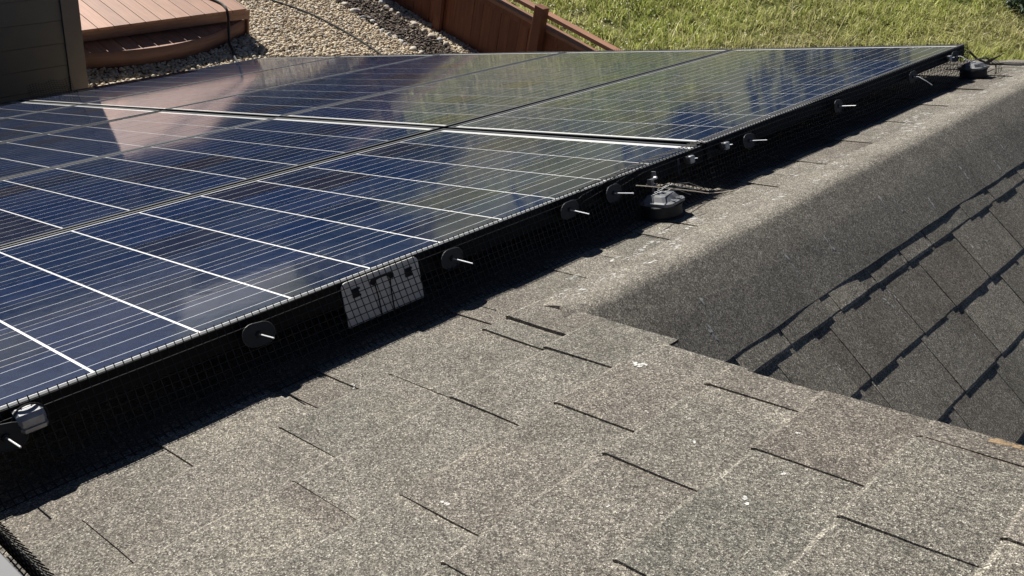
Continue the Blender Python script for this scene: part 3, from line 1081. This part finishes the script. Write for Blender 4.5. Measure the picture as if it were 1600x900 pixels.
for k in range(9):
    a = random.uniform(-.03, .03)
    mb.tube([(1.60 + a, -0.05, -0.045), (1.63 + a, -0.09, -0.04 + random.uniform(-.01, .01)), (1.66 + a, -0.115, -0.07), (1.66 + a * 1.4, -0.118, -0.10)], 0.0008, 4)
o = mb.build("stray_wires", M_WIRE, mw=roof_mw(0, 0, 0))
set_props(o, "black bent wire ends over the far corner round mount", "wires")
mb = MB()
mb.tube([(1.652, -0.015, -0.02), (1.70, -0.025, -0.055), (1.78, -0.045, -0.088), (1.84, -0.075, -0.097), (1.835, -0.13, -0.0985), (1.85, -0.20, -0.099), (1.90, -0.27, -0.097)], 0.004, 8)
o = mb.build("black_cable", M_CABLE, smooth=True, mw=roof_mw(0, 0, 0))
set_props(o, "black cable running from the far array corner across the ridge", "cable")

# ================================================================== SIDED BUILDING at the left
WX, WY = -6.05, 0.985
bld = thing("sided_building", "dark brown green building with lap siding and corner trim left of the deck", "building", Matrix.Translation((WX, WY, GZ)))
top_z = 1.86
k = 0; z = 0.0
lap = 0.178
me = None
bm_ = MB()
bm_.prism([(-0.026, 0.003), (0.0, 0.003), (-0.004, lap - 0.002), (-0.010, lap - 0.001), (-0.026, lap - 0.001)], -8.0, -0.118, axis=1)
# prism on axis 1 takes (x, z)
me = bm_.mesh("siding_board", mat=M_SIDING)
while z < top_z:
    link_mesh("siding_board", me, bld, (0, 0, z)); z += lap
bm_ = MB()
bm_.prism([(0.026, 0.003), (0.052, 0.003), (0.048, lap - 0.002), (0.042, lap - 0.001), (0.026, lap - 0.001)], -6.0, -0.118, axis=0)
me2 = bm_.mesh("siding_board", mat=M_SIDING)
z = 0.0
while z < top_z:
    link_mesh("siding_board", me2, bld, (0, -0.052, z)); z += lap
mb = MB()
mb.box((-0.022, -0.115, 0), (0.012, 0.012, top_z + .1)); mb.box((-0.115, -0.02, 0), (-0.0225, 0.0125, top_z + .1))
mb.build("corner_trim", M_TRIM, bld)
mb = MB(); mb.box((-6.0, -7.98, 0), (-0.03, -0.03, top_z + .12))
mb.build("wall_core", M_PLASTER, bld)
mb = MB()
mb.prism([(0.10, top_z - 0.02), (-5.0, top_z + 1.7), (-5.0, top_z + 1.82), (0.10, top_z + 0.10)], -8.3, 0.2, axis=1)
mb.build("roof", M_SH, bld)
mb = MB(); mb.box((-9.0, 0.0005, 0), (-4.6, 4.6, top_z - 0.15))
mb.build("rear_wing", M_SIDING, bld)

# ================================================================== DECK
DZ, SZ = -2.60, -2.735
deck = thing("wooden_deck", "reddish brown wooden deck with a curved front step beside the dark building", "deck", Matrix.Translation((-6.76, WY + 0.002, GZ)))
# local: x away = negative, y along the front
DLY = 2.82 - WY - 0.012
mb = MB(); mb.box((-3.85, -0.066, -0.012), (0.02, 0.066, 0.012), 0.003)
pl = mb.mesh("plank", mat=M_DECK)
y = 0.012 + 0.07
n = 0
while y < DLY:
    o = link_mesh("plank", pl, deck, (random.uniform(-.002, .002), y, DZ - GZ - 0.012))
    y += 0.1375
for zz in ((0.235, 0.2745), (0.185, 0.2335)):
    mb = MB(); mb.box((-0.012, 0.013, zz[0]), (0.0 if zz[0] > .2 else -0.004, DLY + 0.03, zz[1]), 0.002)
    mb.build("fascia", M_FASCIA, deck)
mb = MB(); mb.box((-3.85, DLY + 0.012, 0.02), (-0.0125, DLY + 0.03, 0.274), 0.002)
mb.build("fascia", M_FASCIA, deck)
mb = MB(); mb.box((-3.8, 0.03, 0.01), (-0.13, DLY - 0.02, 0.27))
mb.build("joist_frame", M_FASCIA, deck)
# curved step
ctrl = np.array([(0.0, 0.10), (0.22, 0.155), (0.6, 0.235), (0.90, 0.255), (1.22, 0.21), (1.52, 0.10), (1.83, -0.06)])
def bow(y):
    # smooth curve through the points
    return float(np.interp(y, ctrl[:, 0], ctrl[:, 1]))
ysm = np.linspace(0, 1.83, 40)
xb = np.interp(ysm, ctrl[:, 0], ctrl[:, 1])
for _ in range(12):
    xb[1:-1] = 0.25 * xb[:-2] + 0.5 * xb[1:-1] + 0.25 * xb[2:]
bowf = lambda y: float(np.interp(y, ysm, xb))
step_z = SZ - GZ
y = 0.015
while y < 1.80:
    y1 = min(y + 0.132, 1.825)
    mb = MB()
    xs0, xs1 = bowf(y), bowf(y1)
    mb.prism([(-0.16, y), (xs0, y), (bowf(0.5 * (y + y1)), 0.5 * (y + y1)), (xs1, y1), (-0.16, y1)], step_z - 0.022, step_z, axis=2)
    mb.build("step_plank", M_DECK, deck)
    y += 0.1375
V, F = [], []
for i, yy in enumerate(ysm):
    x = xb[i]
    V += [(x + 0.012, yy, 0.0), (x + 0.012, yy, step_z + 0.002), (x + 0.0005, yy, step_z + 0.002), (x + 0.0005, yy, 0.0)]
for i in range(len(ysm) - 1):
    a = 4 * i
    for k in range(4):
        F.append((a + k, a + (k + 1) % 4, a + 4 + (k + 1) % 4, a + 4 + k))
link_mesh("step_fascia", np_mesh("step_fascia", V, F, False), deck, mat=M_FASCIA)

# hoses
def hose(name, pts, r, label):
    P = np.array(pts, float)
    t = np.linspace(0, len(P) - 1, (len(P) - 1) * 6 + 1)
    Q = np.stack([np.interp(t, np.arange(len(P)), P[:, i]) for i in range(3)], 1)
    for _ in range(4):
        Q[1:-1] = 0.25 * Q[:-2] + 0.5 * Q[1:-1] + 0.25 * Q[2:]
    mb = MB(); mb.tube([tuple(q) for q in Q], r, 8)
    o = mb.build(name, M_CABLE, smooth=True)
    set_props(o, label, "hose")
hose("garden_hose", [(-8.6, 2.05, DZ + .012), (-8.0, 2.25, DZ + .012), (-7.45, 2.42, DZ + .012), (-7.08, 2.58, DZ + .012), (-6.9, 2.63, DZ + .012), (-6.76, 2.60, DZ + .018),
                     (-6.70, 2.585, DZ - .06), (-6.66, 2.56, -2.78), (-6.60, 2.53, -2.865), (-6.50, 2.50, -2.865), (-6.35, 2.43, -2.865), (-6.1, 2.36, -2.865)], 0.012,
     "black hose running over the deck edge and step down to the gravel")
hose("drip_hose", [(-9.5, 2.4, -2.868), (-8.4, 3.05, -2.868), (-7.48, 3.49, -2.866), (-7.15, 3.64, -2.868), (-6.88, 3.71, -2.866), (-6.45, 3.76, -2.868), (-5.98, 3.76, -2.866), (-5.4, 3.7, -2.868)], 0.009,
     "thin black drip hose lying across the open gravel")

# ================================================================== GRAVEL, MULCH, ROCKS
def ico(sub):
    bm = bmesh.new()
    bmesh.ops.create_icosphere(bm, subdivisions=sub, radius=1.0)
    v = np.array([x.co[:] for x in bm.verts]); f = np.array([[w.index for w in x.verts] for x in bm.faces])
    bm.free()
    return v, f
IV, IF = ico(2)                                # 42 verts, 80 faces

def pebbles():
    xs = np.arange(-8.7, -5.25, 0.0225)
    ys = np.arange(0.8, 4.82, 0.0225)
    X, Y = np.meshgrid(xs, ys)
    X = X.ravel(); Y = Y.ravel()
    X = X + rng.uniform(-.012, .012, X.shape); Y = Y + rng.uniform(-.012, .012, Y.shape)
    keep = ~((Y > 4.19 + 0.04 * np.sin(X * 5)) & (Y < 4.56 + 0.03 * np.sin(X * 7)))
    keep &= ~((X < -6.80) & (Y < 2.82)) & ~((X < -6.66) & (Y < 2.5)) & ~((X < -6.03) & (Y < 1.0))
    keep &= ~(X < -8.9)
    X, Y = X[keep], Y[keep]
    n = len(X)
    s = np.clip(rng.normal(0.0124, 0.0036, n), 0.007, 0.026)
    big = rng.random(n) < 0.03
    s[big] *= 1.5
    ab = np.stack([s * rng.uniform(0.85, 1.45, n), s * rng.uniform(0.75, 1.1, n), s * rng.uniform(0.5, 0.85, n)], 1)
    ang = rng.uniform(0, 6.283, n); tl = rng.uniform(-.5, .5, n)
    base = IV[None] * (1 + rng.uniform(-0.10, 0.10, (24, len(IV))))[rng.integers(0, 24, n)][..., None]
    v = base * ab[:, None, :]
    c, s_ = np.cos(tl)[:, None], np.sin(tl)[:, None]
    x, z = v[..., 0] * c - v[..., 2] * s_, v[..., 0] * s_ + v[..., 2] * c
    c, s_ = np.cos(ang)[:, None], np.sin(ang)[:, None]
    x, y = x * c - v[..., 1] * s_, x * s_ + v[..., 1] * c
    zc = GZ + rng.uniform(0.002, 0.020, n)
    V = np.stack([x + X[:, None], y + Y[:, None], z + zc[:, None]], -1).reshape(-1, 3)
    F = (IF[None] + (np.arange(n) * len(IV))[:, None, None]).reshape(-1, 3)
    o = link_mesh("gravel", np_mesh("gravel", V, F, True), mat=M_PEB)
    set_props(o, "tan river pebble gravel covering the yard between deck and fence", "gravel", kind="stuff")
pebbles()

def mulch():
    n = 5200
    X = rng.uniform(-9.2, -5.3, n); Y = 4.375 + rng.uniform(-.2, .2, n)
    l = rng.uniform(.008, .03, n); w = rng.uniform(.003, .010, n)
    ang = rng.uniform(0, 3.14, n); tz = rng.uniform(-.5, .5, n)
    box = np.array([(x, y, z) for x in (-1, 1) for y in (-1, 1) for z in (-1, 1)], float)
    v = box[None] * np.stack([l, w, np.full(n, .003)], 1)[:, None]
    c, s = np.cos(tz)[:, None], np.sin(tz)[:, None]
    x, z = v[..., 0] * c - v[..., 2] * s, v[..., 0] * s + v[..., 2] * c
    c, s = np.cos(ang)[:, None], np.sin(ang)[:, None]
    x, y = x * c - v[..., 1] * s, x * s + v[..., 1] * c
    V = np.stack([x + X[:, None], y + Y[:, None], z + (GZ + rng.uniform(.004, .028, n))[:, None]], -1).reshape(-1, 3)
    bf = np.array([(0, 1, 3, 2), (4, 6, 7, 5), (0, 4, 5, 1), (2, 3, 7, 6), (0, 2, 6, 4), (1, 5, 7, 3)])
    F = (bf[None] + (np.arange(n) * 8)[:, None, None]).reshape(-1, 4)
    o = link_mesh("bark_mulch", np_mesh("bark_mulch", V, F), mat=M_MULCH)
    set_props(o, "strip of dark bark mulch in the gravel along the fence", "mulch", kind="stuff")
    mb = MB(); mb.box((-9.3, 4.19, GZ - .02), (-5.2, 4.56, GZ + 0.006))
    b = mb.build("soil_strip", M_SOIL); set_props(b, kind="structure")
M_SOIL = simple("dark_soil", (0.055, 0.040, 0.030), 0.95, 0, 0.3, 60)
mulch()

RV_, RF_ = ico(3)
def rock(x, y, s, label, group):
    v = RV_ * (1 + 0.16 * np.sin(RV_ @ rng.uniform(-3, 3, (3,)) + rng.uniform(0, 6)))[:, None]
    v = v * (1 + 0.08 * np.sin(RV_ @ rng.uniform(-6, 6, (3,))))[:, None]
    v = v * np.array([s * rng.uniform(1.0, 1.4), s * rng.uniform(.7, 1.0), s * rng.uniform(.5, .7)])
    o = link_mesh("border_rock", np_mesh("border_rock", v, RF_, True), mat=M_ROCK)
    o.location = (x, y, GZ + 0.012 + s * 0.3)
    o.rotation_euler = (0, 0, rng.uniform(0, 3))
    set_props(o, label, "rock", group)
near_side = [(-7.12, 4.2, .05), (-6.93, 4.2, .055), (-6.77, 4.17, .038), (-6.73, 4.22, .03), (-6.64, 4.2, .042), (-6.54, 4.17, .034), (-6.42, 4.16, .032), (-6.3, 4.15, .042),
             (-6.22, 4.18, .03), (-6.12, 4.17, .03), (-6.03, 4.16, .034), (-5.91, 4.16, .05), (-5.82, 4.19, .034), (-7.25, 4.18, .045), (-7.4, 4.19, .05), (-7.6, 4.18, .04)]
far_side = [(-7.04, 4.63, .06), (-6.91, 4.6, .05), (-6.82, 4.59, .045), (-6.69, 4.6, .058), (-6.6, 4.64, .05), (-6.43, 4.59, .055), (-6.24, 4.57, .05), (-6.1, 4.56, .055), (-5.99, 4.58, .045), (-5.87, 4.57, .055), (-7.2, 4.61, .05), (-7.4, 4.6, .05)]
for x, y, s in near_side:
    rock(x, y, s * .8, "pale rounded stone edging the dark mulch strip on the open gravel side", "stones edging the mulch, gravel side")
for x, y, s in far_side:
    rock(x, y, s * .8, "pale rounded stone edging the dark mulch strip on the fence side", "stones edging the mulch, fence side")

# ================================================================== FENCE
fence = thing("wooden_fence", "red brown board fence with cap board, posts and top rail below the grassy hill", "fence", Matrix.Translation((-6.0, FY, GZ)))
mb = MB(); mb.box((-0.0655, -0.010, 0.0), (0.0655, 0.010, 0.60), 0.002)
fb = mb.mesh("fence_board", mat=M_FENCE)
x = -4.0
while x < 3.2:
    o = link_mesh("fence_board", fb, fence, (x, random.uniform(-.003, .003), random.uniform(-.004, .004)))
    x += 0.1345
mb = MB(); mb.box((-4.1, -0.045, 0.604), (3.3, 0.075, 0.642), 0.003); mb.build("cap_board", M_FRAIL, fence)
mb = MB(); mb.box((-4.1, -0.032, 0.545), (3.3, -0.0145, 0.602), 0.002); mb.build("trim_board", M_FENCE, fence)
mb = MB(); mb.box((-4.1, 0.015, 0.05), (3.3, 0.05, 0.595)); mb.build("backing", M_FENCE, fence)
for px in (-3.35, -1.79, -0.24, 1.23, 1.23 + 1.5):
    rail_post = abs(px - 1.23) < .01 or px > 2 or px < -1
    if px == -0.24:
        mb = MB(); mb.box((px - .055, -0.075, 0), (px + .055, -0.0335, 0.600), 0.004); mb.build("post", M_FENCE, fence); continue
    mb = MB(); mb.box((px - .06, -0.128, 0), (px + .06, -0.046, 0.842), 0.005); mb.build("post", M_FENCE, fence)
# sloping rail segments between the posts, behind them
for a, b in ((-4.0, 1.229), (1.231, 3.3)):
    mb = MB(); mb.box((a, -0.045, 0.735), (b, 0.04, 0.775), 0.004); mb.build("top_rail", M_FRAIL, fence)

# ================================================================== GRASS HILL
def grass():
    def patch(n, x0, x1, y0, y1, hmin, hmax, w, clump=True):
        nc = n // 14
        cx = rng.uniform(x0, x1, nc); cy = rng.uniform(y0, y1, nc)
        idx = rng.integers(0, nc, n)
        X = cx[idx] + rng.normal(0, .045, n); Y = cy[idx] + rng.normal(0, .045, n)
        hc = rng.uniform(0.55, 1.2, nc)[idx]
        keep = Y > 4.9
        X, Y, hc, idx = X[keep], Y[keep], hc[keep], idx[keep]
        n = len(X)
        Z = hill_z(X, Y) - 0.01
        h = rng.uniform(hmin, hmax, n) * hc
        az = rng.uniform(0, 6.283, n); lean = rng.uniform(.1, 1.1, n) * h
        wx = rng.uniform(0, 3.1416, n)
        dx, dy = np.cos(az) * lean + h * .05, np.sin(az) * lean - h * .03
        ww = w * rng.uniform(.6, 1.3, n)
        ox, oy = np.cos(wx) * ww, np.sin(wx) * ww
        P = np.empty((n, 5, 3))
        P[:, 0] = np.stack([X - ox, Y - oy, Z], 1); P[:, 1] = np.stack([X + ox, Y + oy, Z], 1)
        mx, my, mz = X + dx * .35, Y + dy * .35, Z + h * .6
        P[:, 2] = np.stack([mx + ox * .8, my + oy * .8, mz], 1); P[:, 3] = np.stack([mx - ox * .8, my - oy * .8, mz], 1)
        P[:, 4] = np.stack([X + dx, Y + dy, Z + h * .95], 1)
        # dryness by place
        fld = (np.sin(X * 1.3 + 2 * np.sin(Y * .9)) + np.sin(Y * 1.7 + X * .6 + 1) + np.sin(X * 3.1 - Y * 2.2)) / 3
        fld2 = np.sin(X * 0.55 + 1.1 * np.sin(Y * .7 + 2)) * np.sin(Y * .8 + .5 * X)
        dry = np.clip(0.36 + 0.55 * fld + 0.40 * fld2 + rng.normal(0, .20, n), 0, 1) ** 1.2
        P[:, 2:, 2] -= (0.35 * np.clip(fld2 + fld, 0, 1.2) * h)[:, None] * np.array([.5, .5, 1.0])
        return P, dry
    Ps, D = [], []
    for a in ((150000, -7.2, 0.6, 4.9, 12.6, .045, .14, .0045), (26000, -14, -7.2, 4.9, 16, .08, .2, .008), (26000, 0.6, 6, 4.9, 14, .08, .2, .008), (60000, -12, 6, 12.5, 24, .1, .24, .011)):
        P, d = patch(*a); Ps.append(P); D.append(d)
    # tall dry stalks
    n = 420
    X = rng.uniform(-7, .5, n); Y = rng.uniform(4.95, 12, n); Z = hill_z(X, Y); h = rng.uniform(.25, .5, n)
    az = rng.uniform(0, 6.28, n); lean = rng.uniform(.1, .9, n) * h
    P = np.empty((n, 5, 3)); w = .003
    for k, (f, g) in enumerate(((0, 0), (0, 0), (.5, .7), (.5, .7), (1, 1))):
        sgn = (-1, 1, 1, -1, 0)[k]
        P[:, k] = np.stack([X + np.cos(az) * lean * f + sgn * w * np.sin(az), Y + np.sin(az) * lean * f - sgn * w * np.cos(az), Z + h * g], 1)
    Ps.append(P); D.append(np.full(n, 1.0))
    P = np.concatenate(Ps); d = np.concatenate(D)
    n = len(P)
    tri = np.array([(0, 1, 2), (0, 2, 3), (3, 2, 4)])
    F = (tri[None] + (np.arange(n) * 5)[:, None, None]).reshape(-1, 3)
    me = np_mesh("grass", P.reshape(-1, 3), F)
    at = me.attributes.new("tone", 'FLOAT', 'POINT')
    at.data.foreach_set("value", np.repeat(d, 5).astype(np.float32))
    o = link_mesh("grass", me, mat=M_GRASS)
    set_props(o, "long green and straw coloured grass covering the hillside behind the roof", "grass", kind="stuff")
    # wildflowers
    n = 420
    X = np.concatenate([rng.normal(-4.6, 0.8, n - 90), rng.uniform(-7, 0, 90)]); Y = np.concatenate([4.95 + np.abs(rng.normal(0, 1.2, n - 90)), rng.uniform(5, 11, 90)])
    Z = hill_z(X, Y) + rng.uniform(.07, .17, n); s = rng.uniform(.004, .010, n)
    hexa = np.array([(math.cos(a), math.sin(a), .25 * math.cos(3 * a)) for a in np.arange(6) * math.pi / 3])
    V = np.stack([X, Y, Z], 1)[:, None] + hexa[None] * s[:, None, None]
    fF = np.arange(n * 6).reshape(n, 6)
    o = link_mesh("wildflower", np_mesh("wildflower", V.reshape(-1, 3), fF), mat=M_FLOWER)
    set_props(o, "tiny white wildflowers scattered through the hillside grass", "flowers", kind="stuff")
grass()

# dark shrub at the top right
def shrub(x, y, r, label):
    z = float(hill_z(x, y))
    t = thing("dark_shrub", label, "shrub", Matrix.Translation((x, y, z)))
    mb = MB()
    for k in range(7):
        a = k * 0.9
        mb.tube([(0, 0, -.02), (r * .3 * math.cos(a), r * .3 * math.sin(a), r * .4), (r * .75 * math.cos(a), r * .75 * math.sin(a), r * .7)], [.02, .013, .005], 5)
    mb.build("branches", M_BARK, t)
    n = 5200
    d = rng.normal(0, 1, (n, 3)); d /= np.linalg.norm(d, axis=1)[:, None]
    d[:, 2] = np.abs(d[:, 2])
    rad = r * (0.55 + 0.45 * rng.random(n) ** .4) * (1 + .22 * np.sin(d[:, 0] * 5 + 1) * np.sin(d[:, 1] * 6) + .12 * np.sin(d[:, 2] * 11))
    c = d * rad[:, None] * np.array([1.25, 1.1, .8])
    l = rng.uniform(.018, .04, n); nx = rng.normal(0, 1, (n, 3)); nx /= np.linalg.norm(nx, axis=1)[:, None]
    ny = np.cross(nx, rng.normal(0, 1, (n, 3))); ny /= np.linalg.norm(ny, axis=1)[:, None]
    V = np.stack([c - nx * l[:, None], c + ny * l[:, None] * .4, c + nx * l[:, None], c - ny * l[:, None] * .4], 1).reshape(-1, 3)
    link_mesh("foliage", np_mesh("foliage", V, np.arange(n * 4).reshape(n, 4)), t, mat=M_LEAF)
shrub(-1.75, 9.3, .45, "dark green shrub on the hillside at the top right corner")
shrub(-0.75, 9.6, .6, "dark green shrub beyond the right photo edge on the hillside")

# loose wood in the valley beyond the crest (hidden from the camera, mirrored in the glass)
def far_wood():
    V, F = [], []
    o = 0
    spots = [(-11.3, 5.6, 1.6, .9), (-10.6, 5.0, .9, .7), (-12.5, 6.8, 2.0, 1.0), (-9.8, 12.5, 2.6, .8), (-8.0, 17.0, 3.6, .6), (-5.2, 15.5, 2.2, .4), (-3.0, 20.0, 3.5, .5), (-1.0, 26.0, 5.5, .8), (-9, 30, 6, 1.6), (-14, 24, 6, 2.2), (-17, 14, 4.5, 1.8), (-19, 9, 3.5, 1.6), (-6, 40, 7, 2.2), (-24, 30, 8, 3), (-2.2, 45, 8, 2.5)]
    for x, y, h, r in spots:
        z = float(ground_z(x, y))
        n = 900
        d = rng.normal(0, 1, (n, 3)); d /= np.linalg.norm(d, axis=1)[:, None]
        c = d * (rng.random(n) ** .4)[:, None] * np.array([r, r, h * .42]) * (1 + .25 * np.sin(d[:, :1] * 5 + x) * np.sin(d[:, 1:2] * 4))
        c += np.array([x, y, z + h * .58])
        l = rng.uniform(.06, .16, n) * (0.5 + r * .5)
        a = rng.normal(0, 1, (n, 3)); a /= np.linalg.norm(a, axis=1)[:, None]
        b = np.cross(a, rng.normal(0, 1, (n, 3))); b /= np.linalg.norm(b, axis=1)[:, None]
        V.append(np.stack([c - a * l[:, None], c + b * l[:, None] * .6, c + a * l[:, None], c - b * l[:, None] * .6], 1).reshape(-1, 3))
        t = .03 + .02 * h
        V.append(np.array([(x - t, y, z - .1), (x, y + t, z - .1), (x, y + t * .5, z + h * .8), (x - t * .5, y, z + h * .8), (x, y + t, z - .1), (x + t, y - t, z - .1), (x + t * .4, y - t * .4, z + h * .8), (x, y + t * .5, z + h * .8)]))
    V = np.concatenate(V)
    ob = link_mesh("far_wood", np_mesh("far_wood", V, np.arange(len(V)).reshape(-1, 4)), mat=M_LEAF)
    set_props(ob, "scattered dark trees in the valley beyond the grassy crest", "trees", kind="stuff")
far_wood()
